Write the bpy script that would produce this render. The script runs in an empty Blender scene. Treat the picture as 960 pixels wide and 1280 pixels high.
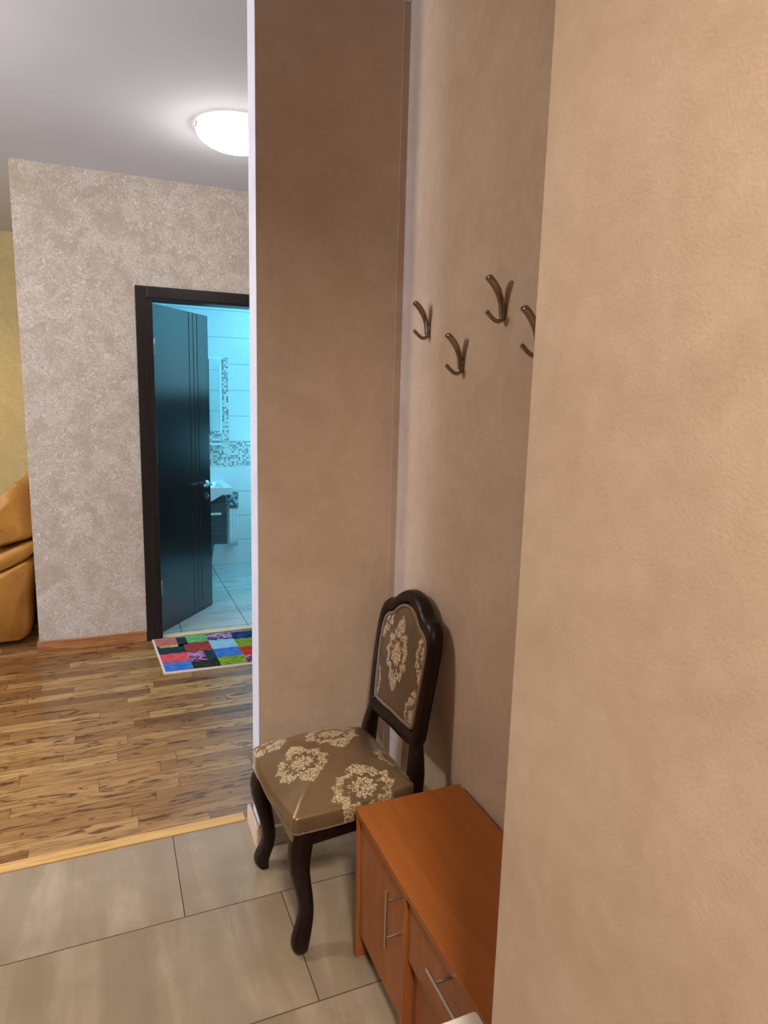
import bpy, bmesh, math, random
from mathutils import Vector, Matrix
random.seed(7)
PI = math.pi
S = bpy.context.scene
C = S.collection

# ------------------------------------------------------------------ camera
R = [[0.9231131801341379, -0.3836358590434009, 0.026183665111484622],
     [-0.04146035728421697, -0.16699624811135902, -0.9850854236514692],
     [0.38228666656908616, 0.9082597540201599, -0.17006211744752303]]
cam = bpy.data.cameras.new('camera')
cam.sensor_fit = 'VERTICAL'; cam.sensor_height = 36.0; cam.sensor_width = 27.0
cam.lens = 827.48 / 1280 * 36.0
cam.clip_start = 0.02
camo = bpy.data.objects.new('camera', cam); C.objects.link(camo)
m = Matrix.Identity(4)
for i in range(3):
    m[i][0] = R[0][i]; m[i][1] = -R[1][i]; m[i][2] = -R[2][i]
m[2][3] = 1.5
camo.matrix_world = m
S.camera = camo

# ------------------------------------------------------------------ world, lights, exposure
w = bpy.data.worlds.new('world'); S.world = w; w.use_nodes = True
w.node_tree.nodes['Background'].inputs[0].default_value = (1, .93, .85, 1)
w.node_tree.nodes['Background'].inputs[1].default_value = 0.03
S.view_settings.view_transform = 'Standard'
S.view_settings.look = 'None'
S.view_settings.exposure = 0.0
S.view_settings.gamma = 1.0
S.view_settings.use_curve_mapping = False

def area(name, loc, aim, size, power, color, size_y=None, shape='DISK', spread=PI):
    l = bpy.data.lights.new(name, 'AREA'); l.energy = power; l.color = color
    l.shape = shape if size_y is None else 'RECTANGLE'; l.size = size
    if size_y: l.size_y = size_y
    l.spread = spread
    o = bpy.data.objects.new(name, l); C.objects.link(o)
    o.location = loc
    o.rotation_euler = (Vector(aim) - Vector(loc)).to_track_quat('-Z', 'Y').to_euler()
    return o
def point(name, loc, r, power, color):
    l = bpy.data.lights.new(name, 'POINT'); l.energy = power; l.color = color; l.shadow_soft_size = r
    o = bpy.data.objects.new(name, l); C.objects.link(o); o.location = loc
    return o
WARM = (1.0, .885, .755)
# warm ceiling light of the hall, above and behind the camera
area('hall_light', (-.03, -.62, 2.60), (-.03, -.62, 0), .34, 68, WARM, spread=math.radians(156))
# chandelier in the living room, left of the far wall
point('living_light', (-1.22, 2.28, 2.30), .09, 54, (1.0, .905, .79))
# added fill lamp over the sofa corner, brightens the yellow wall
area('sofa_fill_light', (-1.0, 5.15, 2.60), (-1.0, 5.3, 0), .2, 5.0, (1.0, .84, .52), spread=math.radians(105))
# daylight of the living-room window, far left
area('window_light', (-3.95, 1.65, 1.45), (0, 1.65, 1.4), .7, 165, (.66, .76, 1.0), size_y=2.0)
# light inside the glass dome behind the partition
point('dome_light', (.59, 3.19, 2.50), .09, 8, (1.0, .95, .91))
# bathroom ceiling light
area('bathroom_light', (1.35, 5.0, 2.46), (1.35, 5.0, 0), 1.1, 20, (.17, .70, 1.0))
point('bathroom_fill_light', (1.45, 5.32, 1.05), .18, 10, (.20, .72, 1.0))  # added fill lamp without a fixture, lifts the lower bathroom

# ------------------------------------------------------------------ material helpers
def lin(c):
    return tuple(((v/255)/12.92 if v/255 <= .04045 else ((v/255+.055)/1.055)**2.4) for v in c) + (1.0,)
class NT:
    def __init__(s, name, rough=.6, metal=0., spec=.5):
        s.m = bpy.data.materials.new(name); s.m.use_nodes = True
        s.t = s.m.node_tree; s.b = s.t.nodes['Principled BSDF']
        s.b.inputs['Roughness'].default_value = rough
        s.b.inputs['Metallic'].default_value = metal
        s.b.inputs['Specular IOR Level'].default_value = spec
    def n(s, t, **k):
        nd = s.t.nodes.new(t)
        for a, v in k.items(): setattr(nd, a, v)
        return nd
    def l(s, a, b): s.t.links.new(a, b)
    def put(s, inp, v):
        if hasattr(v, 'is_linked') or hasattr(v, 'links'): s.l(v, inp)
        else: inp.default_value = v
    def coord(s, kind='Object'): return s.n('ShaderNodeTexCoord').outputs[kind]
    def mapping(s, v, scale=(1,1,1), loc=(0,0,0), rot=(0,0,0)):
        nd = s.n('ShaderNodeMapping'); s.l(v, nd.inputs[0])
        nd.inputs['Scale'].default_value = scale; nd.inputs['Location'].default_value = loc; nd.inputs['Rotation'].default_value = rot
        return nd.outputs[0]
    def noise(s, v, scale, detail=4, rough=.5, dist=0.):
        nd = s.n('ShaderNodeTexNoise'); s.l(v, nd.inputs['Vector'])
        nd.inputs['Scale'].default_value = scale; nd.inputs['Detail'].default_value = detail
        nd.inputs['Roughness'].default_value = rough; nd.inputs['Distortion'].default_value = dist
        return nd.outputs['Fac']
    def voro(s, v, scale, feature='F1', out='Distance'):
        nd = s.n('ShaderNodeTexVoronoi', feature=feature); s.l(v, nd.inputs['Vector'])
        nd.inputs['Scale'].default_value = scale
        return nd.outputs[out]
    def math(s, op, a, b=0., c=0., clamp=False):
        nd = s.n('ShaderNodeMath', operation=op, use_clamp=clamp)
        s.put(nd.inputs[0], a); s.put(nd.inputs[1], b)
        if len(nd.inputs) > 2: s.put(nd.inputs[2], c)
        return nd.outputs[0]
    def sep(s, v):
        nd = s.n('ShaderNodeSeparateXYZ'); s.l(v, nd.inputs[0]); return nd.outputs
    def comb(s, x, y, z):
        nd = s.n('ShaderNodeCombineXYZ')
        for i, v in enumerate((x, y, z)): s.put(nd.inputs[i], v)
        return nd.outputs[0]
    def ramp(s, v, stops, interp='LINEAR'):
        nd = s.n('ShaderNodeValToRGB'); s.l(v, nd.inputs[0]); r = nd.color_ramp; r.interpolation = interp
        while len(r.elements) < len(stops): r.elements.new(.5)
        for e, (p, c) in zip(r.elements, stops): e.position = p; e.color = c
        return nd.outputs[0]
    def step(s, v, a, b):
        nd = s.n('ShaderNodeMapRange', interpolation_type='SMOOTHSTEP'); s.put(nd.inputs[0], v)
        nd.inputs[1].default_value = a; nd.inputs[2].default_value = b
        return nd.outputs[0]
    def mix(s, f, a, b, blend='MIX'):
        nd = s.n('ShaderNodeMix', data_type='RGBA', blend_type=blend)
        s.put(nd.inputs[0], f); s.put(nd.inputs[6], a); s.put(nd.inputs[7], b)
        return nd.outputs[2]
    def color(s, v): s.put(s.b.inputs['Base Color'], v)
    def rough(s, v): s.put(s.b.inputs['Roughness'], v)
    def bump(s, h, strength=.2, dist=.002):
        nd = s.n('ShaderNodeBump'); s.l(h, nd.inputs['Height'])
        nd.inputs['Strength'].default_value = strength; nd.inputs['Distance'].default_value = dist
        s.l(nd.outputs[0], s.b.inputs['Normal'])
def flat(name, c, rough=.6, metal=0., spec=.5, var=.06, scale=25):
    t = NT(name, rough, metal, spec)
    n = t.noise(t.coord(), scale, 4)
    c = lin(c)
    a = tuple(max(0, x*(1-var)) for x in c[:3]) + (1,); b = tuple(min(1, x*(1+var)) for x in c[:3]) + (1,)
    t.color(t.ramp(n, [(.3, a), (.7, b)]))
    return t.m

def wallpaper_plain(name, c1, c2, c3):
    t = NT(name, .75, 0, .25); co = t.coord()
    a = t.noise(co, 5.5, 6, .62, .6); b = t.noise(co, 34, 5, .65)
    fine = t.noise(co, 320, 2)
    v = t.math('ADD', t.math('MULTIPLY', a, .6), t.math('MULTIPLY', b, .4))
    col = t.ramp(v, [(.34, lin(c1)), (.5, lin(c2)), (.66, lin(c3))])
    t.color(t.mix(.10, col, t.ramp(fine, [(.3, lin(c1)), (.7, lin(c3))])))
    t.bump(t.math('ADD', b, fine), .18, .0012)
    return t.m
def wallpaper_damask(name, c1, c2, c3):
    t = NT(name, .7, 0, .3); co = t.coord()
    big = t.noise(co, 7.0, 5, .62, 1.0)
    warp = t.n('ShaderNodeTexNoise'); t.l(co, warp.inputs['Vector']); warp.inputs['Scale'].default_value = 14
    wv = t.n('ShaderNodeVectorMath', operation='MULTIPLY_ADD'); t.l(warp.outputs['Color'], wv.inputs[0]); wv.inputs[1].default_value = (.10,.10,.10); t.l(co, wv.inputs[2])
    curl = t.noise(wv.outputs[0], 30, 5, .68, 3.2)
    fl = t.math('ABSOLUTE', t.math('SUBTRACT', curl, .5))
    f = t.math('ADD', t.math('MULTIPLY', t.step(fl, .0, .08), .42), t.math('MULTIPLY', curl, .35))
    f = t.math('ADD', f, t.math('MULTIPLY', t.math('SUBTRACT', big, .36), 1.0))
    t.color(t.ramp(f, [(.44, lin(c1)), (.60, lin(c2)), (.76, lin(c3))]))
    t.bump(curl, .2, .001)
    return t.m

M = {}
M['paper'] = wallpaper_plain('wallpaper_beige', (193,168,144), (203,179,155), (213,190,168))
M['damask'] = wallpaper_damask('wallpaper_damask', (165,152,137), (180,168,155), (201,191,183))
M['yellow_paper'] = wallpaper_damask('wallpaper_yellow', (188,168,116), (196,177,127), (206,189,142))
M['ceil'] = flat('ceiling_paint', (205,206,212), .85, 0, .2, .02, 3)

# ceramic floor tiles of the hall: rows along X, each row shifted
t = NT('hall_tile', .34, 0, .45); co = t.coord(); sx = t.sep(co)
row = t.math('FLOOR', t.math('DIVIDE', t.math('SUBTRACT', sx[1], 1.770), .40))
fy = t.math('FRACT', t.math('DIVIDE', t.math('SUBTRACT', sx[1], 1.770), .40))
xs = t.math('DIVIDE', t.math('ADD', t.math('SUBTRACT', sx[0], .153), t.math('MULTIPLY', row, .283)), .80)
fx = t.math('FRACT', xs); colid = t.math('FLOOR', xs)
gy = t.math('MULTIPLY', t.math('MINIMUM', fy, t.math('SUBTRACT', 1., fy)), .40)
gx = t.math('MULTIPLY', t.math('MINIMUM', fx, t.math('SUBTRACT', 1., fx)), .80)
g = t.step(t.math('MINIMUM', gx, gy), .0010, .0022)
off = t.comb(t.math('MULTIPLY', row, 3.7), t.math('MULTIPLY', colid, 5.3), 0.)
va = t.n('ShaderNodeVectorMath', operation='ADD'); t.l(co, va.inputs[0]); t.l(off, va.inputs[1])
streak = t.noise(t.mapping(va.outputs[0], (7.5, 1.3, 1), (0,0,0), (0,0,.55)), 1.0, 6, .55, .8)
cloud = t.noise(va.outputs[0], 5, 5, .6); fine = t.noise(co, 140, 3, .6)
v = t.math('ADD', t.math('MULTIPLY', streak, .6), t.math('ADD', t.math('MULTIPLY', cloud, .28), t.math('MULTIPLY', fine, .12)))
col = t.ramp(v, [(.36, lin((145,129,107))), (.50, lin((158,141,118))), (.66, lin((186,170,147)))])
t.color(t.mix(g, lin((84,62,42)), col)); t.rough(t.mix(g, (.9,.9,.9,1), (.42,.42,.42,1))); t.bump(g, .4, .001)
M['tile'] = t.m

# laminate with three-strip parquet pattern, strips along X
t = NT('laminate', .30, 0, .5); co = t.coord(); sx = t.sep(co)
yy = t.math('DIVIDE', sx[1], .068); r = t.math('FLOOR', yy)
wn = t.n('ShaderNodeTexWhiteNoise', noise_dimensions='1D'); t.l(r, wn.inputs['W'])
xx = t.math('ADD', t.math('DIVIDE', sx[0], .58), t.math('MULTIPLY', wn.outputs['Value'], 7.0)); cx = t.math('FLOOR', xx)
wn2 = t.n('ShaderNodeTexWhiteNoise', noise_dimensions='2D'); t.l(t.comb(r, cx, 0.), wn2.inputs['Vector'])
off = t.comb(t.math('MULTIPLY', wn2.outputs['Value'], 13.), t.math('MULTIPLY', r, 1.7), 0.)
va = t.n('ShaderNodeVectorMath', operation='ADD'); t.l(co, va.inputs[0]); t.l(off, va.inputs[1])
grain = t.noise(t.mapping(va.outputs[0], (4, 46, 1)), 1.0, 5, .6, 1.2)
knots = t.noise(t.mapping(va.outputs[0], (5.5, 24, 1)), 1.0, 3, .6, 1.6)
base = t.ramp(wn2.outputs['Value'], [(0, lin((118,83,48))), (.30, lin((148,109,66))), (.62, lin((166,127,79))), (1, lin((186,147,96)))])
c2 = t.mix(t.math('MULTIPLY', t.step(grain, .44, .66), .80), base, lin((118,78,44)))
c3 = t.mix(t.math('MULTIPLY', t.step(knots, .555, .65), .85), c2, lin((74,44,24)))
fr = t.math('FRACT', yy); fe = t.math('MINIMUM', fr, t.math('SUBTRACT', 1., fr))
fx = t.math('FRACT', xx); fxe = t.math('MINIMUM', fx, t.math('SUBTRACT', 1., fx))
seam = t.math('MULTIPLY', t.step(fe, .0, .03), t.step(fxe, .0, .006))
t.color(t.mix(t.math('MULTIPLY', t.math('SUBTRACT', 1., seam), .6), c3, lin((84,50,28)))); t.rough(.27)
t.bump(t.math('MULTIPLY', seam, 1.), .15, .0008)
M['laminate'] = t.m

def wood(name, c1, c2, c3, axis=(4, 60, 60), rough=.4, amt=1.0):
    t = NT(name, rough, 0, .45); co = t.coord()
    gr = t.noise(t.mapping(co, axis), 1.0, 5, .6, .8)
    t.color(t.ramp(gr, [(.32, lin(c1)), (.5, lin(c2)), (.70, lin(c3))]))
    t.bump(gr, .06, .0006)
    return t.m
M['base_wood'] = wood('baseboard_wood', (124,78,44), (156,102,62), (186,132,86), (5,5,70))
M['base_pale'] = wood('baseboard_pale', (186,160,132), (204,180,152), (216,196,170), (5,5,60))
M['strip_wood'] = wood('threshold_wood', (196,150,86), (214,170,104), (226,186,124), (4,60,60), .35)
M['strip_pale'] = wood('threshold_pale', (212,196,140), (226,212,160), (236,224,178), (4,60,60), .4)
M['alder'] = wood('alder_laminate', (154,86,34), (163,93,39), (171,100,45), (26,2.2,26), .38)
M['alder_v'] = wood('alder_laminate_upright', (152,90,47), (161,97,52), (170,105,59), (26,26,2.2), .42)
M['alder_dark'] = flat('cabinet_inside', (92,46,22), .7)
M['wenge'] = wood('wenge_veneer', (15,12,12), (22,17,18), (30,24,24), (60,60,3), .38)
M['panel'] = wood('unseen_dark_panel', (70,46,32), (84,56,40), (98,66,48), (40,40,3), .5)  # dark brown put on the unseen hall walls to cut bounced light
M['walnut'] = wood('dark_polished_wood', (22,11,8), (31,15,11), (42,21,15), (22,22,5), .36)
M['walnut'].node_tree.nodes['Principled BSDF'].inputs['Specular IOR Level'].default_value = .3
M['steel'] = flat('brushed_steel', (200,192,184), .28, 1.)
M['hookmetal'] = flat('antique_nickel', (150,132,114), .27, 1.)
M['chrome'] = flat('chrome', (215,218,220), .12, 1.)
M['black'] = flat('black_rubber', (18,18,18), .7)
M['white_pl'] = flat('white_plastic', (238,230,224), .4)
M['ceramic'] = flat('white_ceramic', (240,244,244), .12, 0, .6, .01)
M['plaster_white'] = wallpaper_plain('painted_edge', (196,192,194), (203,199,202), (210,206,209))
M['vanity'] = wood('grey_vanity_front', (60,72,74), (72,84,86), (86,98,98), (3,40,40), .35)
t = NT('mirror_glass', .02, 1.); t.color(lin((225,232,232))); M['mirror'] = t.m
t = NT('threshold_metal', .35, 1.); t.color(lin((190,170,120)))

# bathroom wall tiles with a mosaic belt
def mosaic_color(t, co):
    v = t.mapping(co, (1/.018, 1/.018, 1/.018))
    fl = t.n('ShaderNodeVectorMath', operation='FLOOR'); t.l(v, fl.inputs[0])
    frv = t.n('ShaderNodeVectorMath', operation='FRACTION'); t.l(v, frv.inputs[0])
    s1 = t.sep(frv.outputs[0]); s0 = t.sep(fl.outputs[0])
    wn = t.n('ShaderNodeTexWhiteNoise', noise_dimensions='2D'); t.l(t.comb(s0[0], s0[2], 0.), wn.inputs['Vector'])
    c = t.ramp(wn.outputs['Value'], [(0, lin((128,128,128))), (.16, lin((160,160,158))), (.38, lin((196,196,192))), (.60, lin((230,232,230)))], 'CONSTANT')
    e = t.math('MINIMUM', t.math('MINIMUM', s1[0], t.math('SUBTRACT', 1., s1[0])), t.math('MINIMUM', s1[2], t.math('SUBTRACT', 1., s1[2])))
    return t.mix(t.step(e, .04, .12), lin((214,214,210)), c)
t = NT('bathroom_wall_tile', .16, 0, .5); co = t.coord(); sx = t.sep(co)
fz = t.math('FRACT', t.math('DIVIDE', t.math('SUBTRACT', sx[2], .213), .2194)); ez = t.math('MINIMUM', fz, t.math('SUBTRACT', 1., fz))
fx = t.math('FRACT', t.math('DIVIDE', t.math('ADD', sx[0], t.math('MULTIPLY', sx[1], 1.)), .62)); ex = t.math('MULTIPLY', t.math('MINIMUM', fx, t.math('SUBTRACT', 1., fx)), 2.8)
gg = t.step(ez, .006, .018)
cl = t.noise(co, 3, 4)
col = t.mix(gg, lin((176,178,176)), t.ramp(cl, [(.3, lin((226,229,228))), (.7, lin((238,240,239)))]))
belt = t.math('MULTIPLY', t.math('GREATER_THAN', sx[2], .870), t.math('LESS_THAN', sx[2], 1.090))
t.color(t.mix(belt, col, mosaic_color(t, co))); M['bath_tile'] = t.m
t = NT('mosaic', .2, 0, .5); t.color(mosaic_color(t, t.coord())); M['mosaic'] = t.m
t = NT('bathroom_floor_tile', .18, 0, .5); co = t.coord(); sx = t.sep(co)
fx = t.math('FRACT', t.math('DIVIDE', t.math('SUBTRACT', sx[0], .81), .42)); ex = t.math('MINIMUM', fx, t.math('SUBTRACT', 1., fx))
fy = t.math('FRACT', t.math('DIVIDE', t.math('SUBTRACT', sx[1], 5.0), .80)); ey = t.math('MULTIPLY', t.math('MINIMUM', fy, t.math('SUBTRACT', 1., fy)), 2.)
gg = t.step(t.math('MINIMUM', ex, ey), .005, .012)
cl = t.noise(t.mapping(co, (2, 6, 1)), 1.2, 5, .6, .8)
t.color(t.mix(gg, lin((120,122,120)), t.ramp(cl, [(.3, lin((176,178,176))), (.7, lin((212,214,212)))]))); M['bath_floor'] = t.m

# dark blue-black door leaf is plain wenge with satin lacquer
t = NT('door_veneer', .22, 0, 1.0); co = t.coord(); t.b.inputs['Coat Weight'].default_value = .7; t.b.inputs['Coat Roughness'].default_value = .2
gr = t.noise(t.mapping(co, (70, 70, 3)), 1.0, 4, .6)
t.color(t.ramp(gr, [(.3, lin((24,22,24))), (.7, lin((33,31,33)))])); M['door'] = t.m

# glass dome
t = NT('opal_glass', .35, 0, .5); t.color(lin((250,246,236)))
t.b.inputs['Emission Color'].default_value = (1.0, .95, .86, 1)
co = t.coord(); sx = t.sep(co)
rad = t.math('POWER', t.math('ADD', t.math('MULTIPLY', sx[0], sx[0]), t.math('MULTIPLY', sx[1], sx[1])), .5)
pat = t.step(t.voro(co, 34, 'DISTANCE_TO_EDGE'), .02, .10)
st = t.math('MULTIPLY_ADD', pat, .30, .50)
st = t.math('ADD', st, t.math('MULTIPLY', t.step(rad, .165, .10), 4.0))
t.put(t.b.inputs['Emission Strength'], st); M['opal'] = t.m

# sofa leather
t = NT('ochre_leather', .42, 0, .4); co = t.coord()
n = t.noise(co, 5, 4, .6); cr = t.voro(t.mapping(co, (1, 1, 2.5)), 14, 'DISTANCE_TO_EDGE')
col = t.ramp(n, [(.3, lin((168,116,50))), (.7, lin((194,140,66)))])
t.color(t.mix(t.math('MULTIPLY', t.step(cr, .02, .0), .45), col, lin((112,64,26)))); t.bump(n, .3, .01); M['leather'] = t.m

# satin upholstery with damask medallions; pts = (u, v, radius_u, radius_v)
def satin(name, ua, va, pts, base1, base2, motif):
    t = NT(name, .36, .25, .5); co = t.coord(); sx = t.sep(co)
    u, v = sx[ua], sx[va]
    wob = t.noise(co, 42, 3, .6)
    lace = t.voro(co, 105, 'DISTANCE_TO_EDGE')
    nz = t.noise(co, 85, 3, .6, 1.2)
    total = None
    for (cu, cv, ru, rv) in pts:
        du = t.math('DIVIDE', t.math('SUBTRACT', u, cu), ru); dv = t.math('DIVIDE', t.math('SUBTRACT', v, cv), rv)
        d = t.math('SQRT', t.math('ADD', t.math('MULTIPLY', du, du), t.math('MULTIPLY', dv, dv)))
        an = t.math('ARCTAN2', du, dv)
        pet = t.math('MULTIPLY', t.math('SINE', t.math('MULTIPLY', an, 11.)), .07)
        d2 = t.math('ADD', d, t.math('ADD', pet, t.math('MULTIPLY', t.math('SUBTRACT', wob, .5), .55)))
        ring = t.math('MULTIPLY', t.step(d2, .62, .68), t.step(d2, 1.0, .94))
        core = t.step(d2, .46, .40)
        # finials above and below the oval
        fin = t.math('MULTIPLY', t.step(t.math('ABSOLUTE', du), .42, .30), t.math('MULTIPLY', t.step(t.math('ADD', t.math('ABSOLUTE', dv), t.math('MULTIPLY', t.math('ABSOLUTE', du), .9)), 1.48, 1.40), t.step(t.math('ABSOLUTE', dv), .80, .86)))
        k = t.math('MAXIMUM', t.math('MAXIMUM', ring, core), fin)
        total = k if total is None else t.math('MAXIMUM', total, k)
    detail = t.math('MULTIPLY', t.step(lace, .035, .10), t.step(nz, .36, .44))
    mask = t.math('MULTIPLY', total, detail)
    bs = t.ramp(t.noise(co, 7, 2), [(.3, lin(base1)), (.7, lin(base2))])
    t.color(t.mix(mask, bs, lin(motif)))
    t.rough(t.mix(mask, (.33,.33,.33,1), (.6,.6,.6,1)))
    t.put(t.b.inputs['Metallic'], t.math('MULTIPLY', t.math('SUBTRACT', 1., mask), .45))
    t.bump(t.math('ADD', mask, t.math('MULTIPLY', t.noise(co, 600, 2), .2)), .25, .0012)
    return t.m
M['seat_satin'] = satin('seat_satin', 0, 1, [(.195,.085,.085,.070), (.345,-.080,.075,.062), (.060,-.030,.075,.066), (.190,-.170,.095,.050), (.030,.170,.075,.060)],
                        (126,103,78), (150,125,92), (212,192,156))
M['back_satin'] = satin('back_satin', 1, 2, [(.012,.728,.062,.084), (.122,.825,.050,.056), (-.128,.775,.036,.070), (.135,.600,.040,.062), (-.112,.575,.040,.064)],
                        (106,86,70), (126,104,84), (206,182,148))
M['piping'] = flat('taupe_piping', (128,104,84), .5)

# ------------------------------------------------------------------ mesh helpers
def obj(name, bm, mat, parent=None, smooth=False, bevel=0., seg=2, sub=0, angle=40):
    me = bpy.data.meshes.new(name)
    bmesh.ops.recalc_face_normals(bm, faces=bm.faces)
    bm.to_mesh(me); bm.free()
    for mm in (mat if isinstance(mat, (list, tuple)) else [mat]): me.materials.append(mm)
    o = bpy.data.objects.new(name, me); C.objects.link(o)
    if parent: o.parent = parent
    if smooth:
        for p in me.polygons: p.use_smooth = True
    if bevel:
        b = o.modifiers.new('bevel', 'BEVEL'); b.width = bevel; b.segments = seg; b.limit_method = 'ANGLE'; b.angle_limit = math.radians(angle)
    if sub:
        s = o.modifiers.new('sub', 'SUBSURF'); s.levels = sub; s.render_levels = sub
    return o
def box(bm, x0, x1, y0, y1, z0, z1, mi=0):
    vs = [bm.verts.new(p) for p in ((x0,y0,z0),(x1,y0,z0),(x1,y1,z0),(x0,y1,z0),(x0,y0,z1),(x1,y0,z1),(x1,y1,z1),(x0,y1,z1))]
    for f in ((0,3,2,1),(4,5,6,7),(0,1,5,4),(1,2,6,5),(2,3,7,6),(3,0,4,7)):
        bm.faces.new([vs[i] for i in f]).material_index = mi
def B(*a):
    bm = bmesh.new(); box(bm, *a); return bm
def loft(bm, rings, closed=True, cap=True):
    vr = [[bm.verts.new(p) for p in r] for r in rings]; n = len(vr[0])
    for a, b in zip(vr, vr[1:]):
        for i in range(n if closed else n-1):
            j = (i+1) % n; bm.faces.new((a[i], a[j], b[j], b[i]))
    if cap:
        bm.faces.new(list(reversed(vr[0]))); bm.faces.new(vr[-1])
    return vr
def tube(bm, path, rad, n=12, flat_=1.0, up=(0,0,1), loop=False, cap=True):
    pts = [Vector(p) for p in path]; rings = []
    for i, p in enumerate(pts):
        if loop: tg = pts[(i+1) % len(pts)] - pts[i-1]
        else: tg = pts[min(i+1, len(pts)-1)] - pts[max(i-1, 0)]
        tg.normalize(); a = tg.cross(Vector(up))
        if a.length < 1e-4: a = tg.cross(Vector((0,1,0)))
        a.normalize(); b = a.cross(tg)
        r = rad[i] if isinstance(rad, (list, tuple)) else rad
        rings.append([p + a*math.cos(2*PI*k/n)*r + b*math.sin(2*PI*k/n)*r*flat_ for k in range(n)])
    if loop: rings.append(rings[0])
    if loop:
        vr = [[bm.verts.new(q) for q in rr] for rr in rings[:-1]]
        for i in range(len(vr)):
            a, b = vr[i], vr[(i+1) % len(vr)]
            for k in range(n): bm.faces.new((a[k], a[(k+1)%n], b[(k+1)%n], b[k]))
    else: loft(bm, rings, cap=cap)
def lathe(bm, prof, n=48, c=(0,0,0)):
    rings = [[(c[0]+r*math.cos(2*PI*k/n), c[1]+r*math.sin(2*PI*k/n), c[2]+z) for k in range(n)] for r, z in prof]
    loft(bm, rings)
def empty(name, label, cat, loc=(0,0,0), rz=0., group=None):
    o = bpy.data.objects.new(name, None); C.objects.link(o); o.empty_display_size = .1
    o.location = loc; o.rotation_euler = (0,0,rz); o['label'] = label; o['category'] = cat
    if group: o['group'] = group
    return o
def tag(o, label, cat, group=None):
    o['label'] = label; o['category'] = cat
    if group: o['group'] = group
    return o
def struct(name, bm, mat, parent=None, **k):
    o = obj(name, bm, mat, parent, **k)
    if not parent: o['kind'] = 'structure'
    return o
def crom(pts, n=8, closed=False):
    P = [Vector(p) for p in pts]; out = []; N = len(P)
    rng = N if closed else N-1
    for i in range(rng):
        if closed: a, b, c, d = P[i-1], P[i], P[(i+1) % N], P[(i+2) % N]
        else: a, b, c, d = P[max(i-1,0)], P[i], P[i+1], P[min(i+2, N-1)]
        for k in range(n):
            u = k/n
            out.append(.5*((2*b) + (c-a)*u + (2*a-5*b+4*c-d)*u*u + (3*b-a-3*c+d)*u**3))
    if not closed: out.append(P[-1])
    return out

# ------------------------------------------------------------------ the room
ZC = 2.655; XN = .42; XH = .887; YP = 2.0; YF = 4.097
struct('floor', B(-1.0, .95, -1.7, 2.155, -.05, 0), M['tile'])
struct('floor.001', B(-4.1, 1.7, 2.155, 4.12, -.05, 0), M['laminate'])
struct('floor.002', B(-4.1, -.30, 4.12, 6.1, -.05, 0), M['laminate'])
struct('floor.003', B(.15, 2.2, 4.12, 5.95, -.05, 0), M['bath_floor'])
struct('ceiling', B(-4.2, 2.3, -1.8, 6.1, ZC, ZC+.1), M['ceil'])
struct('ceiling.001', B(.15, 2.2, 4.217, 5.95, 2.50, 2.56), M['ceil'])
# niche: hook wall, partition, pier
struct('wall_right', B(XH, XH+.12, .602, YP+.10, 0, ZC), M['paper'])
bm = B(XN, XH, YP, YP+.10, 0, ZC)
for f in bm.faces:
    if f.calc_center_median().x < XN+.001: f.material_index = 1
struct('wall_partition', bm, [M['paper'], M['plaster_white']])
struct('wall_pier', B(XN, XH+.12, -1.7, .602, 0, ZC), M['paper'])
struct('wall_back', B(-1.0, XN, -1.82, -1.7, 0, ZC), M['panel'])
struct('wall_left', B(-.95, -.83, -1.7, 1.81, 0, ZC), M['panel'])
# far wall with the door opening
OX0, OX1, OZ = .270, 1.03, 2.010
bm = bmesh.new()
box(bm, -.405, OX0-.02, YF, YF+.12, 0, ZC); box(bm, OX1+.02, 1.7, YF, YF+.12, 0, ZC); box(bm, OX0-.02, OX1+.02, YF, YF+.12, OZ+.02, ZC)
struct('wall_far', bm, M['damask'])
struct('wall_alcove', B(-.405, -.285, YF+.12, 5.94, 0, ZC), M['yellow_paper'])
struct('wall_living', B(-4.1, -.285, 5.94, 6.06, 0, ZC), M['yellow_paper'])
struct('wall_window', B(-4.2, -4.1, -1.8, 6.06, 0, ZC), M['yellow_paper'])
struct('wall_corridor', B(1.7, 1.8, 2.10, YF+.12, 0, ZC), M['damask'])
struct('wall_kitchen', B(XH, 1.8, 2.0, 2.10, 0, ZC), M['damask'])
struct('wall_entry', B(-4.1, -.83, 1.0, 1.12, 0, ZC), M['yellow_paper'])
# bathroom shell
struct('wall_bathroom_back', B(.05, 2.2, 5.86, 5.98, 0, 2.5), M['bath_tile'])
struct('wall_bathroom_left', B(.05, .17, 4.217, 5.86, 0, 2.5), M['bath_tile'])
bm = bmesh.new(); box(bm, 2.1, 2.2, 4.217, 5.86, 1.50, 2.5, 0); box(bm, 2.1, 2.2, 4.217, 5.86, 0, 1.50, 1)  # dark lower half is added, unseen, to darken the door leaf's reflection
struct('wall_bathroom_right', bm, [M['bath_tile'], flat('unseen_dark_dado', (52,50,50), .3)])
bm = bmesh.new(); box(bm, OX1+.02, 2.1, YF+.121, YF+.131, 0, 2.5); box(bm, .17, OX1+.02, YF+.121, YF+.131, OZ+.02, 2.5)
struct('wall_bathroom_front', bm, M['bath_tile'])
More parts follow.
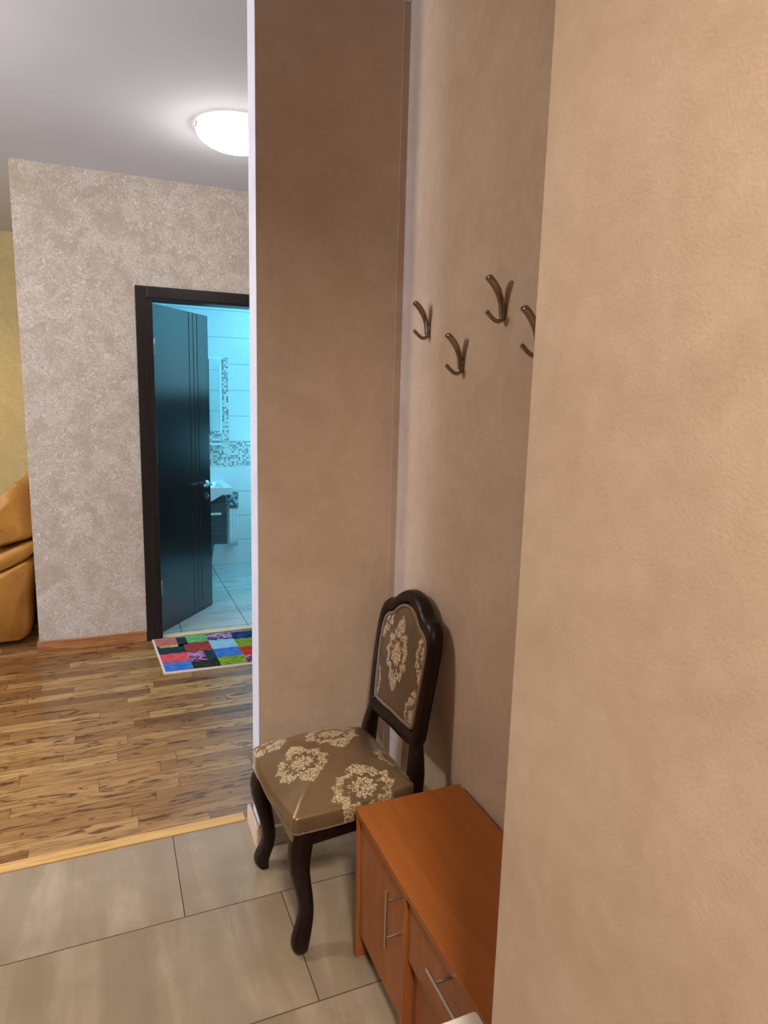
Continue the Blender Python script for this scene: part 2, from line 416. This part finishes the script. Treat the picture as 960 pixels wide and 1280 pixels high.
# baseboards and thresholds
struct('baseboard_far', B(-.417, .178, YF-.014, YF, 0, .066), M['base_wood'], bevel=.005)
struct('baseboard_alcove', B(-.417, -.405, YF, 5.94, 0, .066), M['base_wood'], bevel=.004)
struct('baseboard_partition', B(XN-.015, XN, YP-.012, YP+.14, 0, .075), M['base_pale'], bevel=.006)
struct('baseboard_niche', B(XN-.015, XH, YP-.014, YP, 0, .07), M['base_pale'], bevel=.005)
struct('baseboard_right', B(XH-.014, XH, .602, YP-.014, 0, .07), M['base_wood'], bevel=.005)
struct('trim_1', B(-.95, XN-.018, 2.152, 2.196, 0, .006), M['strip_wood'], bevel=.002)
struct('trim_2', B(.262, OX1, 4.108, 4.150, 0, .010), M['strip_pale'], bevel=.003)
# seam profile where wall covering ends in the niche corner
struct('trim_3', B(XH-.024, XH-.020, YP-.0012, YP, .07, ZC), M['paper'])

# door frame and open leaf
d = bpy.data.objects.new('door_1', None); C.objects.link(d); d['kind'] = 'structure'
bm = bmesh.new(); a = .062; e = .092
box(bm, OX0-e, OX0-e+a, YF-.012, YF, 0, OZ+.072)
box(bm, OX1+e-a, OX1+e, YF-.012, YF, 0, OZ+.072)
box(bm, OX0-e+a, OX1+e-a, YF-.012, YF, OZ+.072-a, OZ+.072)
box(bm, OX0-.028, OX0, YF-.006, YF+.125, 0, OZ); box(bm, OX1, OX1+.028, YF-.006, YF+.125, 0, OZ)
box(bm, OX0-.028, OX1+.028, YF-.006, YF+.125, OZ, OZ+.018)
obj('door_frame', bm, M['wenge'], d, bevel=.0025)
# leaf: local x along its width from the hinge, y = thickness
hx, hy = .272, 4.205; L = .615; ang = math.atan2(4.674-hy, .645-hx)
leaf_bm = bmesh.new(); TH = .04
gro = [.385, .435, .480]; xs_ = [0]
prof = [(0, 0)]
for gx_ in gro: prof += [(gx_-.004, 0), (gx_-.002, .004), (gx_+.002, .004), (gx_+.004, 0)]
prof += [(L, 0), (L, TH), (0, TH)]
loft(leaf_bm, [[(x, y, .008) for x, y in prof], [(x, y, OZ-.004) for x, y in prof]])
leaf = obj('door_leaf', leaf_bm, M['door'], d)
leaf.location = (hx, hy, 0); leaf.rotation_euler = (0, 0, ang)
bm = bmesh.new(); hxx = L-.05
for s, y0 in ((-1, 0), (1, TH)):
    bmc = [(0.0,0),(.024,0),(.024,.006),(.0,.006)]
    rings = []
    for r, dy in ((.001,0),(.024,0),(.024,.007),(.001,.007)):
        rings.append([(hxx+r*math.cos(2*PI*k/20), y0+s*dy, .885+r*math.sin(2*PI*k/20)) for k in range(20)])
    loft(bm, rings)
    tube(bm, crom([(hxx, y0, .885), (hxx, y0+s*.035, .885), (hxx-.012, y0+s*.047, .885), (hxx-.05, y0+s*.049, .886), (hxx-.115, y0+s*.046, .884)], 5), .0085, 10)
obj('door_handle', bm, M['chrome'], leaf, smooth=True)
bm = bmesh.new()
for s, y0 in ((-1, 0), (1, TH)):
    rings = []
    for r, dy in ((.001,0),(.022,0),(.022,.007),(.012,.008),(.011,.004),(.001,.004)):
        rings.append([(hxx+r*math.cos(2*PI*k/20), y0+s*dy, .800+r*1.1*math.sin(2*PI*k/20)) for k in range(20)])
    loft(bm, rings)
obj('lock_rosette', bm, M['chrome'], leaf)
for z in (.25, 1.72):
    bm = bmesh.new(); tube(bm, [(-.004,-.008,z), (-.004,-.008,z+.09)], .007, 10)
    obj('hinge', bm, M['steel'], leaf, smooth=True)

# ------------------------------------------------------------------ chair
def make_chair():
    ch = empty('dining_chair', 'dark wooden dining chair with brown and cream damask seat in the niche, facing left', 'chair', (.415, 1.715, 0), .066)
    # cushion
    def outline(z, s, inset=0.):
        pts = []
        cor = [(-.022, .198), (.350, .166), (.350, -.180), (-.022, -.200)]
        n = 10
        for i in range(4):
            c = Vector(cor[i]); p = Vector(cor[i-1]); q = Vector(cor[(i+1) % 4]); rr = .018
            a = c + (p-c).normalized()*rr; b = c + (q-c).normalized()*rr
            for k in range(n+1):
                u = k/n; pt = a*(1-u)**2 + c*2*u*(1-u) + b*u*u
                pts.append(pt)
            # straight side subdivided with a slight bow
            nx = Vector(cor[(i+1) % 4]); b2 = nx + (c-nx).normalized()*rr
            bow = {0: .020, 1: 0, 2: .012, 3: .012}[i]
            dirv = (b2-b).normalized(); nor = Vector((-dirv.y, dirv.x))
            for k in range(1, 12):
                u = k/12; pts.append(b.lerp(b2, u) + nor*bow*math.sin(PI*u))
        cen = Vector((.165, 0)); out = []
        for p in pts:
            q = cen + (p-cen)*s; out.append((q.x, q.y, z))
        return out
    bm = bmesh.new()
    lv = [(.366, .985), (.370, .997), (.385, 1.006), (.400, 1.008), (.411, 1.008), (.4145, .999), (.418, .975), (.430, .905), (.447, .80), (.460, .67), (.469, .50), (.475, .30), (.477, .09)]
    loft(bm, [outline(z, s) for z, s in lv])
    obj('seat', bm, M['seat_satin'], ch, smooth=True)
    bm = bmesh.new(); tube(bm, outline(.3685, .990), .0035, 8, loop=True)
    obj('piping', bm, M['piping'], ch, smooth=True)
    # rails under the seat
    bm = bmesh.new()
    for y0_, y1_, t_ in ((.186, .160, -.024), (-.190, -.176, .024)):
        loft(bm, [[(-.008, y0_, z_), (.347, y1_, z_), (.347, y1_+t_, z_), (-.008, y0_+t_, z_)] for z_ in (.318, .368)])
    box(bm, -.012, .014, -.178, .178, .330, .372); box(bm, .325, .348, -.165, .155, .315, .368)
    obj('seat_frame', bm, M['walnut'], ch, bevel=.004)
    obj('apron', B(-.022, -.008, -.186, .184, .338, .368), M['seat_satin'], ch, bevel=.004)
    # cabriole front legs
    for s in (-1, 1):
        st = [(.372, .008, .008, .056), (.345, -.002, .004, .060), (.305, -.012, -.004, .059), (.26, -.013, -.004, .054), (.21, -.004, .000, .048), (.16, .006, .004, .043), (.115, .010, .006, .041), (.08, .004, .002, .044), (.05, -.006, -.004, .048), (.028, -.010, -.006, .046), (.012, -.008, -.005, .038), (.0, -.002, 0, .026)]
        rings = []
        for z, dx, dy, w_ in st:
            cx, cy = .012+dx, s*(.180 - dy*1.0); h = w_/2; r = []
            for k in range(24):
                a_ = 2*PI*k/24; c_, s_ = math.cos(a_), math.sin(a_); q = 3.2
                rad = (abs(c_)**q + abs(s_)**q)**(-1/q)
                r.append((cx+h*rad*c_, cy+h*rad*s_, z))
            rings.append(r)
        # smooth interpolation along z
        fine = []
        cols = [crom([rings[i][k] for i in range(len(rings))], 4) for k in range(24)]
        for i in range(len(cols[0])): fine.append([cols[k][i] for k in range(24)])
        bm = bmesh.new(); loft(bm, fine); obj('leg', bm, M['walnut'], ch, smooth=True)
    # back: plane leaning backwards; bx(z) gives its local x
    def bx(z): return .362 + (z-.42)*.115 + max(0, z-.6)**2*.10
    # rear legs run up to the back frame
    for s in (-1, 1):
        path = [(.425, .176, 0), (.405, .172, .08), (.382, .166, .18), (.366, .160, .28), (.360, .158, .38), (.363, .156, .43), (.368, .147, .48), (.372, .139, .51), (.376, .137, .545)]
        wd = [.030, .032, .036, .042, .048, .048, .042, .037, .036]
        rings = []
        for (x, y, z), w_ in zip(path, wd):
            h = w_/2; hx_ = h*1.0; r = []
            for k in range(20):
                a_ = 2*PI*k/20; c_, s_ = math.cos(a_), math.sin(a_); q = 3.5
                rad = (abs(c_)**q+abs(s_)**q)**(-1/q); r.append((x+hx_*rad*c_, s*y+h*.92*rad*s_, z))
            rings.append(r)
        cols = [crom([rings[i][k] for i in range(len(rings))], 4) for k in range(20)]
        bm = bmesh.new(); loft(bm, [[cols[k][i] for k in range(20)] for i in range(len(cols[0]))])
        obj('leg', bm, M['walnut'], ch, smooth=True)
    outer_h = [(0, .498), (.07, .496), (.122, .499), (.153, .510), (.158, .56), (.162, .62), (.166, .69), (.168, .76), (.166, .815), (.155, .848), (.137, .868), (.112, .874), (.092, .884), (.070, .904), (.038, .920), (0, .926)]
    inner_h = [(0, .545), (.06, .543), (.112, .545), (.126, .550), (.131, .59), (.135, .64), (.139, .69), (.141, .750), (.138, .790), (.129, .816), (.110, .831), (.092, .837), (.076, .848), (.057, .866), (.030, .880), (0, .885)]
    def full(h):
        r = [(y, z) for y, z in h]; l = [(-y, z) for y, z in reversed(h[1:-1])]
        return [(p.x, p.y) for p in crom([(y, z, 0) for y, z in r+l], 5, closed=True)]
    O, I = full(outer_h), full(inner_h)
    n = len(O); bm = bmesh.new()
    def P3(p, dx): return (bx(p[1])+dx, p[0], p[1])
    prof = [(0, .000, .0), (0, .0, 0)]
    rows = []
    # cross-section from inner front round to outer front to outer back to inner back
    for f, dx in ((1.0, .0), (.86, -.014), (.5, -.022), (.14, -.018), (.0, -.004), (.0, .014), (.12, .022), (.88, .022), (1.0, .014)):
        rows.append([bm.verts.new(P3((o_[0]+(i_[0]-o_[0])*f, o_[1]+(i_[1]-o_[1])*f), dx)) for o_, i_ in zip(O, I)])
    for a_, b_ in zip(rows, rows[1:]+rows[:1]):
        for k in range(n): bm.faces.new((a_[k], a_[(k+1)%n], b_[(k+1)%n], b_[k]))
    bf = obj('back_frame', bm, M['walnut'], ch, smooth=True)
    # upholstered panel, slightly domed, front and back
    bm = bmesh.new(); cy, cz = 0, .715; rings = []
    for f, dx in ((1.0, .012), (1.0, -.004), (.97, -.010), (.9, -.014), (.7, -.018), (.4, -.021), (.08, -.022)):
        rings.append([P3((cy+(p[0]-cy)*f, cz+(p[1]-cz)*f), dx) for p in I])
    loft(bm, rings)
    obj('backrest', bm, M['back_satin'], ch, smooth=True)
    bm = bmesh.new(); tube(bm, [P3((p[0]*.965, cz+(p[1]-cz)*.968), -.013) for p in I], .0055, 8, loop=True)
    obj('piping', bm, M['piping'], ch, smooth=True)
    return ch
make_chair()

# ------------------------------------------------------------------ low cabinet
cb = empty('shoe_cabinet', 'low orange-brown wooden cabinet with bar handles beside the chair', 'cabinet', (0, 0, 0))
CX0, CX1, CY0, CY1, CT = .562, .872, .612, 1.478, .440
obj('top', B(CX0, CX1, CY0, CY1, CT-.018, CT), M['alder'], cb, bevel=.0015)
obj('side_panel', B(CX0+.004, CX1, CY1-.018, CY1-.001, 0, CT-.018), M['alder_v'], cb, bevel=.001)
obj('side_panel', B(CX0+.004, CX1, CY0+.001, CY0+.018, 0, CT-.018), M['alder_v'], cb, bevel=.001)
DV = 1.170
obj('divider', B(CX0+.004, CX1-.01, DV-.009, DV+.009, .02, CT-.018), M['alder_v'], cb, bevel=.001)
obj('base_panel', B(CX0+.045, CX1-.01, CY0+.018, CY1-.018, .0, .075), M['alder_dark'], cb)
obj('back_panel', B(CX1-.008, CX1-.002, CY0+.018, CY1-.018, .05, CT-.018), M['alder_dark'], cb)
dr = obj('door', B(CX0+.012, CX0+.028, DV+.0105, CY1-.020, .075, CT-.022), M['alder_v'], cb, bevel=.001)
def bar(a, b, posts, par, sx_, name='handle'):
    bm = bmesh.new(); tube(bm, [a, b], .0036, 12)
    for p in posts: tube(bm, [p, (sx_, p[1], p[2])], .0030, 10)
    return obj(name, bm, M['steel'], par, smooth=False)
bar((.535, 1.197, .418), (.535, 1.197, .272), [(.535, 1.197, .391), (.535, 1.197, .297)], dr, CX0+.012)
d1 = obj('drawer', B(CX0+.012, CX0+.028, CY0+.020, DV-.0105, .262, CT-.022), M['alder_v'], cb, bevel=.001)
bar((.535, .995, .400), (.535, .800, .400), [(.535, .962, .400), (.535, .832, .400)], d1, CX0+.012)
d2 = obj('drawer', B(CX0+.030, CX0+.046, CY0+.020, DV-.0105, .075, .256), M['alder_v'], cb, bevel=.001)
# white bin in front of the cabinet (only its far corner is in the picture)
wb = empty('plastic_bin', 'white plastic bin standing against the front of the orange-brown cabinet', 'bin', (.428, .703, 0))
bm = bmesh.new()
def rrect(hx_, hy_, r, z, n=6):
    out = []
    for cx, cy, a0 in ((hx_-r, hy_-r, 0), (-hx_+r, hy_-r, 90), (-hx_+r, -hy_+r, 180), (hx_-r, -hy_+r, 270)):
        for k in range(n+1):
            a_ = math.radians(a0+90*k/n); out.append((cx+r*math.cos(a_), cy+r*math.sin(a_), z))
    return out
loft(bm, [rrect(.070, .085, .02, 0), rrect(.085, .090, .022, .45), rrect(.084, .089, .02, .470)])
obj('bin_body', bm, M['white_pl'], wb, bevel=.003)
bm = bmesh.new(); loft(bm, [rrect(.100, .100, .007, .471), rrect(.100, .100, .007, .499), rrect(.098, .098, .006, .502)])
obj('lid', bm, M['white_pl'], wb, bevel=.002)

# ------------------------------------------------------------------ coat hooks
def make_hook(y, z, label):
    h = empty('coat_hook', label, 'hook', (XH, y, z), 0, 'coat hooks on the niche wall')
    bm = bmesh.new()
    p = crom([(-.007, 0, -.008), (-.009, 0, .015), (-.012, 0, .035), (-.020, 0, .055), (-.034, 0, .074), (-.050, 0, .088)], 5)
    n_ = len(p); rad = [.0080 + .0052*min(1, 1.4*i/n_) for i in range(n_)]; rad[-1] *= .85
    p.append(p[-1] + (p[-1]-p[-2])*.25); rad.append(rad[-1]*.45)
    tube(bm, p, rad, 14, flat_=.55)
    obj('upper_prong', bm, M['hookmetal'], h, smooth=True)
    bm = bmesh.new()
    p = crom([(-.007, 0, .002), (-.010, 0, -.009), (-.022, 0, -.011), (-.038, 0, -.001), (-.050, 0, .010)], 5)
    rad = [.0052]*(len(p)-1)+[.0042]
    p.append(p[-1]+(p[-1]-p[-2])*.4); rad.append(.0022)
    tube(bm, p, rad, 12); obj('lower_prong', bm, M['hookmetal'], h, smooth=True)
    bm = bmesh.new(); rings = []
    for sc, x in ((1, 0), (1, -.003), (.8, -.006), (.45, -.008)):
        rings.append([(x, 0.008*sc*math.cos(2*PI*k/20), .012+.020*sc*math.sin(2*PI*k/20)) for k in range(20)])
    loft(bm, rings); obj('wall_plate', bm, M['hookmetal'], h, smooth=True)
    return h
make_hook(1.802, 1.686, 'metal coat hook nearest the niche corner, above the chair')
make_hook(1.592, 1.580, 'lowest metal coat hook, second from the niche corner')
make_hook(1.400, 1.697, 'highest metal coat hook, third from the niche corner')
make_hook(1.247, 1.611, 'metal coat hook half hidden by the near wall edge')

# ------------------------------------------------------------------ ceiling lamp
lp = empty('ceiling_lamp', 'glowing white glass dome lamp on the ceiling', 'lamp', (.59, 3.19, ZC))
bm = bmesh.new(); lathe(bm, [(.001, 0), (.150, 0), (.152, -.018), (.140, -.022), (.001, -.022)]); obj('lamp_base', bm, M['white_pl'], lp, smooth=False)
bm = bmesh.new(); prof = []
for k in range(15):
    a_ = PI/2*k/14; prof.append((.178*math.cos(a_)+.0005, -.018-.072*math.sin(a_)))
inn = [(.171*math.cos(PI/2*k/14)+.0005, -.018-.066*math.sin(PI/2*k/14)) for k in range(14, -1, -1)]
rings = [[(r*math.cos(2*PI*k/56), r*math.sin(2*PI*k/56), z) for k in range(56)] for r, z in prof+inn]
bmv = loft(bm, rings, cap=False)
for k in range(56): bm.faces.new((bmv[-1][k], bmv[-1][(k+1)%56], bmv[0][(k+1)%56], bmv[0][k]))
dome = obj('lamp_shade', bm, M['opal'], lp, smooth=True)
dome.visible_shadow = True
for ang_ in (185, 305, 65):
    a_ = math.radians(ang_); bm = bmesh.new(); tube(bm, [(.176*math.cos(a_), .176*math.sin(a_), -.003), (.180*math.cos(a_), .180*math.sin(a_), -.026)], .004, 8)
    obj('clip', bm, M['steel'], lp)

# ------------------------------------------------------------------ rug
def patch_mat(i, c1, c2, sc=26, thr=(.42, .58), st=(1, 2.6, 1)):
    t = NT('rug_patch_%s' % i, .95, 0, .1); co = t.coord()
    n = t.noise(t.mapping(co, st), sc, 4, .65, .8); t.color(t.ramp(n, [(thr[0], lin(c1)), (thr[1], lin(c2))])); t.bump(t.noise(co, 300, 2), .4, .002); return t.m
RP = {'salmon': patch_mat('salmon', (150,96,104), (214,120,96), 40), 'yellow': patch_mat('yellow', (222,190,96), (196,120,60)), 'teal': patch_mat('teal', (26,44,58), (44,66,78)),
      'green': patch_mat('green', (70,150,84), (126,190,120), 40), 'lilac': patch_mat('lilac', (26,22,48), (198,158,206), 22, (.48,.52)), 'navy': patch_mat('navy', (22,30,66), (50,78,140), 22),
      'rust': patch_mat('rust', (120,44,46), (176,76,68), 45), 'coral': patch_mat('coral', (196,64,76), (226,100,106), 45), 'pink': patch_mat('pink', (44,24,60), (206,140,190), 26, (.47,.53)),
      'sky': patch_mat('sky', (132,178,204), (160,200,218), 30), 'blue': patch_mat('blue', (44,92,178), (82,132,208), 30), 'olive': patch_mat('olive', (96,124,30), (150,178,60), 30),
      'red': patch_mat('red', (170,40,28), (214,72,48), 30), 'black': patch_mat('black', (22,22,26), (58,62,54), 30), 'edge': flat('rug_binding', (222,214,204), .9)}
rk = list(RP)
bm = bmesh.new()
RW, RD, RH = .93, .535, .009
SK = .085
vr = loft(bm, [[(-.0, -RD, 0), (RW, -RD, 0), (RW, 0, 0), (0, 0, 0)], [(0, -RD, RH-.002), (RW, -RD, RH-.002), (RW, 0, RH-.002), (0, 0, RH-.002)]])
for f in bm.faces: f.material_index = rk.index('edge')
cells = [  # column, v0, v1 (0 = door side, 1 = front), material, optional u-range inside the column
 (0, 0, .24, 'salmon', 0, .82), (0, .24, .30, 'yellow', .1, .8), (0, .0, .30, 'teal', .82, 1), (0, .24, .50, 'teal', 0, 1), (0, .50, .76, 'coral', 0, 1), (0, .76, 1, 'blue', 0, 1),
 (1, 0, .22, 'green', .2, 1), (1, 0, .26, 'teal', 0, .2), (1, .22, .52, 'rust', 0, 1), (1, .52, .80, 'pink', 0, .62), (1, .52, .80, 'teal', .62, 1), (1, .80, 1, 'black', 0, 1),
 (2, 0, .22, 'lilac', 0, 1), (2, .22, .50, 'sky', 0, 1), (2, .50, .76, 'blue', 0, 1), (2, .76, 1, 'olive', 0, 1),
 (3, 0, .25, 'navy', 0, 1), (3, .25, .52, 'olive', 0, 1), (3, .52, .78, 'red', 0, 1), (3, .78, 1, 'pink', 0, 1),
 (4, 0, .28, 'salmon', 0, 1), (4, .28, .55, 'black', 0, 1), (4, .55, .8, 'sky', 0, 1), (4, .8, 1, 'coral', 0, 1),
 (5, 0, .3, 'olive', 0, 1), (5, .3, .6, 'navy', 0, 1), (5, .6, 1, 'rust', 0, 1)]
cw = (RW-.02)/6; vd = RD-.02
for ci, (c_, v0, v1, mn, u0, u1) in enumerate(cells):
    x0 = .01+c_*cw+u0*cw; x1 = .01+c_*cw+u1*cw; y1 = -.01-v0*vd; y0 = -.01-v1*vd; z = RH + (.0003 if mn == 'yellow' else 0)
    n = 8; top = []; bot = []
    for k in range(n+1):
        x = x0+(x1-x0)*k/n; wv = .003*math.sin(ci*2.3+x*90) if 0 < k < n else 0
        top.append((x, y1+wv*(v0 > 0), z)); bot.append((x, y0+wv*(v1 < 1), z))
    vt = [bm.verts.new(p) for p in top]; vb = [bm.verts.new(p) for p in bot]
    for k in range(n):
        f = bm.faces.new((vb[k], vb[k+1], vt[k+1], vt[k])); f.material_index = rk.index(mn)
for v in bm.verts: v.co.x += -v.co.y*SK*(1-max(0, v.co.x)/RW*.6)
rug = obj('rug', bm, [RP[k] for k in rk]); rug.location = (.205, 4.085, 0); rug.rotation_euler = (0, 0, -.03)
tag(rug, 'multicoloured patchwork rug in front of the dark bathroom door', 'rug')

# ------------------------------------------------------------------ sofa beyond the far wall
sf = empty('sofa', 'ochre leather sofa with padded back behind the far wall at the left edge', 'sofa', (-.45, 4.22, 0))
def prism(bm, outline_, y0, y1): loft(bm, [[(x, y0, z) for x, z in outline_], [(x, y1, z) for x, z in outline_]])
def pad(name, outl, y0, y1, puff, par=sf, mat='leather', bev=.03):
    pts = [(p.x, p.y) for p in crom([(x, z, 0) for x, z in outl], 4, closed=True)]
    cx = sum(p[0] for p in pts)/len(pts); cz = sum(p[1] for p in pts)/len(pts)
    bm = bmesh.new(); rings = []
    for k in range(13):
        u = k/12; y = y0+(y1-y0)*u
        e_ = min(u, 1-u)*(y1-y0)
        s_ = 1-puff*(1-min(1, e_/bev))**2
        rings.append([(cx+(x-cx)*s_, y, cz+(z-cz)*s_) for x, z in pts])
    rr = []
    for k in range(7): # denser rounding at both ends
        pass
    loft(bm, rings); return obj(name, bm, M[mat], par, smooth=True)
Z = lambda pts: [(x+.0, z) for x, z in pts]
pad('base', Z([(-.02,.05),(.0,.28),(.035,.52),(-.10,.475),(-.30,.42),(-.60,.38),(-.86,.36),(-.88,.07),(-.60,.022),(-.12,.020)]), 0, 1.55, .10, bev=.10)
pad('arm', Z([(.03,.56),(.035,.62),(-.05,.60),(-.18,.55),(-.40,.50),(-.70,.48),(-.90,.46),(-.93,.38),(-.80,.33),(-.50,.37),(-.25,.42),(-.05,.50)]), -.015, .25, .12, bev=.05)
pad('arm_cushion', Z([(.035,.66),(.035,.80),(.02,.93),(-.03,.965),(-.08,.93),(-.13,.83),(-.20,.74),(-.32,.66),(-.55,.62),(-.80,.60),(-.92,.55),(-.90,.48),(-.65,.50),(-.40,.53),(-.20,.585),(-.06,.62)]), -.02, .26, .22, bev=.09)
pad('backrest', Z([(.03,.50),(.035,.80),(.0,.90),(-.07,.92),(-.15,.80),(-.20,.60),(-.20,.40),(-.05,.38)]), .27, 1.30, .15, bev=.08)
pad('seat_cushion', Z([(-.20,.40),(-.20,.50),(-.40,.53),(-.75,.52),(-.88,.47),(-.88,.38),(-.60,.36)]), .27, 1.30, .12, bev=.08)
pad('arm', Z([(.03,.56),(.035,.62),(-.05,.60),(-.18,.55),(-.40,.50),(-.70,.48),(-.90,.46),(-.93,.38),(-.80,.33),(-.50,.37),(-.25,.42),(-.05,.50)]), 1.31, 1.56, .12, bev=.05)
for x, y in ((-.14, .16), (-.74, .16), (-.14, 1.40), (-.74, 1.40)): obj('foot', B(x-.03, x+.03, y-.03, y+.03, 0, .05), M['black'], sf)

# ------------------------------------------------------------------ bathroom fittings
vn = empty('bathroom_vanity', 'dark grey wall-hung vanity cabinet with a white basin in the bathroom', 'cabinet', (.615, 5.63, 0))
obj('cabinet_body', B(-.265, .265, -.225, .229, .285, .675), M['vanity'], vn, bevel=.002)
obj('drawer_front', B(-.265, .265, -.245, -.227, .285, .62), M['vanity'], vn, bevel=.002)
bm = bmesh.new(); box(bm, -.20, .215, -.275, -.262, .532, .550)
box(bm, -.18, -.17, -.262, -.245, .536, .546); box(bm, .17, .18, -.262, -.245, .536, .546)
obj('handle', bm, M['white_pl'], vn, bevel=.002)
bm = bmesh.new()
NX = 16; top = []; 
def bas(u): # underside drop along the width: deep in the middle
    return .055 + .085*max(0, 1-(abs(u)/.72)**2)
vt = {}
for i in range(NX+1):
    x = -.30+.60*i/NX; u = x/.30
    for j, y in enumerate((-.265, .229)):
        vt[i, j, 0] = bm.verts.new((x, y, .052)); vt[i, j, 1] = bm.verts.new((x, y, .052-(bas(u) if j == 0 else .050)))
    # bowl rim and floor
    vt[i, 2, 0] = bm.verts.new((x*.80, -.215, .052)); vt[i, 3, 0] = bm.verts.new((x*.80, .12, .052))
    vt[i, 4, 0] = bm.verts.new((x*.62, -.15, -.02)); vt[i, 5, 0] = bm.verts.new((x*.62, .06, -.02))
for i in range(NX):
    for a_, b_ in (((0,0),(2,0)), ((2,0),(4,0)), ((4,0),(5,0)), ((5,0),(3,0)), ((3,0),(1,0)), ((1,0),(1,1)), ((1,1),(0,1)), ((0,1),(0,0))):
        bm.faces.new((vt[(i,)+a_], vt[(i+1,)+a_], vt[(i+1,)+b_], vt[(i,)+b_]))
for i in (0, NX):
    bm.faces.new((vt[i,0,0], vt[i,0,1], vt[i,1,1], vt[i,1,0]))
    bm.faces.new((vt[i,0,0], vt[i,2,0], vt[i,3,0], vt[i,1,0])); bm.faces.new((vt[i,2,0], vt[i,4,0], vt[i,5,0], vt[i,3,0]))
bs = obj('wash_basin', bm, M['ceramic'], vn); bs.location = (.005, 0, .70)
bm = bmesh.new(); tube(bm, crom([(0, .17, .052), (0, .17, .15), (0, .13, .19), (0, .06, .175), (0, .03, .15)], 5), .012, 12)
tube(bm, [(0, .17, .17), (0, .20, .215)], .008, 10); obj('faucet', bm, M['chrome'], bs, smooth=True)
# mirror with mosaic frame
mr = empty('mirror', 'bathroom wall mirror with a mosaic tile frame', 'mirror', (.655, 5.86, 1.1))
bm = bmesh.new(); box(bm, -.325, -.275, -.022, 0, 0, .70); box(bm, .275, .325, -.022, 0, 0, .70); box(bm, -.275, .275, -.022, 0, 0, .05)
obj('frame', bm, M['mosaic'], mr)
obj('top_rail', B(-.275, .275, -.022, 0, .685, .70), M['ceramic'], mr)
obj('mirror_glass', B(-.275, .275, -.012, -.002, .05, .685), M['mirror'], mr)
bm = bmesh.new(); box(bm, .250, .273, -.020, -.012, .06, .64); obj('bevel_strip', bm, M['ceramic'], mr, bevel=.003)
tag(obj('glass_shelf', B(.35, .905, 5.74, 5.86, 1.066, 1.082), M['ceramic'], bevel=.002), 'narrow white shelf under the bathroom mirror', 'shelf')
# towel rail with towels right of the vanity
tr = empty('towel_rail', 'chrome towel rail on the bathroom wall right of the vanity', 'rail', (.998, 5.86, .62))
bm = bmesh.new(); tube(bm, [(-.055, -.055, 0), (.055, -.055, 0)], .005, 10); tube(bm, [(-.048, -.055, 0), (-.048, 0, .0)], .005, 10); tube(bm, [(.048, -.055, 0), (.048, 0, 0)], .005, 10)
tube(bm, crom([(-.03, -.055, .0), (-.015, -.06, .025), (.01, -.055, .02), (.015, -.055, 0)], 4), .004, 8)
obj('rail', bm, M['chrome'], tr, smooth=True)
def towel(name, x0, x1, z0, z1, y, mat, label, g=0.):
    bm = bmesh.new(); n = 14; fr_, bk = [], []
    ring = lambda z, yo: [(x0+(x1-x0)*k/n, y+yo+.0025*math.sin(k*1.3+z*3), z) for k in range(n+1)]
    rows = [ring(z0+(z1-z0)*j/8, -.008-g) for j in range(9)] + [ring(z1+.004, -.0), ring(z1, .008+g)] + [ring(z1-(z1-z0)*.9*j/8, .010+g) for j in range(1, 9)]
    v = [[bm.verts.new(p) for p in r] for r in rows]
    for a_, b_ in zip(v, v[1:]):
        for k in range(n): bm.faces.new((a_[k], a_[k+1], b_[k+1], b_[k]))
    o = obj(name, bm, mat, smooth=True); so = o.modifiers.new('s', 'SOLIDIFY'); so.thickness = .003
    return tag(o, label, 'towel')
M['towel'] = flat('white_towel', (232,234,236), .95, 0, .1)
t = NT('patterned_towel', .9, 0, .1); co = t.coord(); t.color(t.ramp(t.noise(co, 38, 3), [(.42, lin((60,84,104))), (.5, lin((120,142,152))), (.6, lin((196,202,204)))])); M['towel2'] = t.m
towel('towel', .962, 1.040, .172, .625, 5.803, M['towel'], 'long white towel hanging beside the vanity')
towel('towel', .955, 1.045, .515, .648, 5.803, M['towel2'], 'short grey patterned towel folded over the white towel', .008)
# tapered grey form added for the shadowy wedge under the vanity
bm = bmesh.new(); lathe(bm, [(.001, 0), (.045, 0), (.085, .24), (.080, .24), (.042, .01), (.001, .01)], 28, (0, 0, 0))
bn = obj('shade_wedge', bm, flat('wedge_grey', (120,128,130), .5), smooth=False); bn.location = (.74, 5.70, 0)
tag(bn, 'small grey tapered form added for the shadowy wedge under the vanity', 'bin')
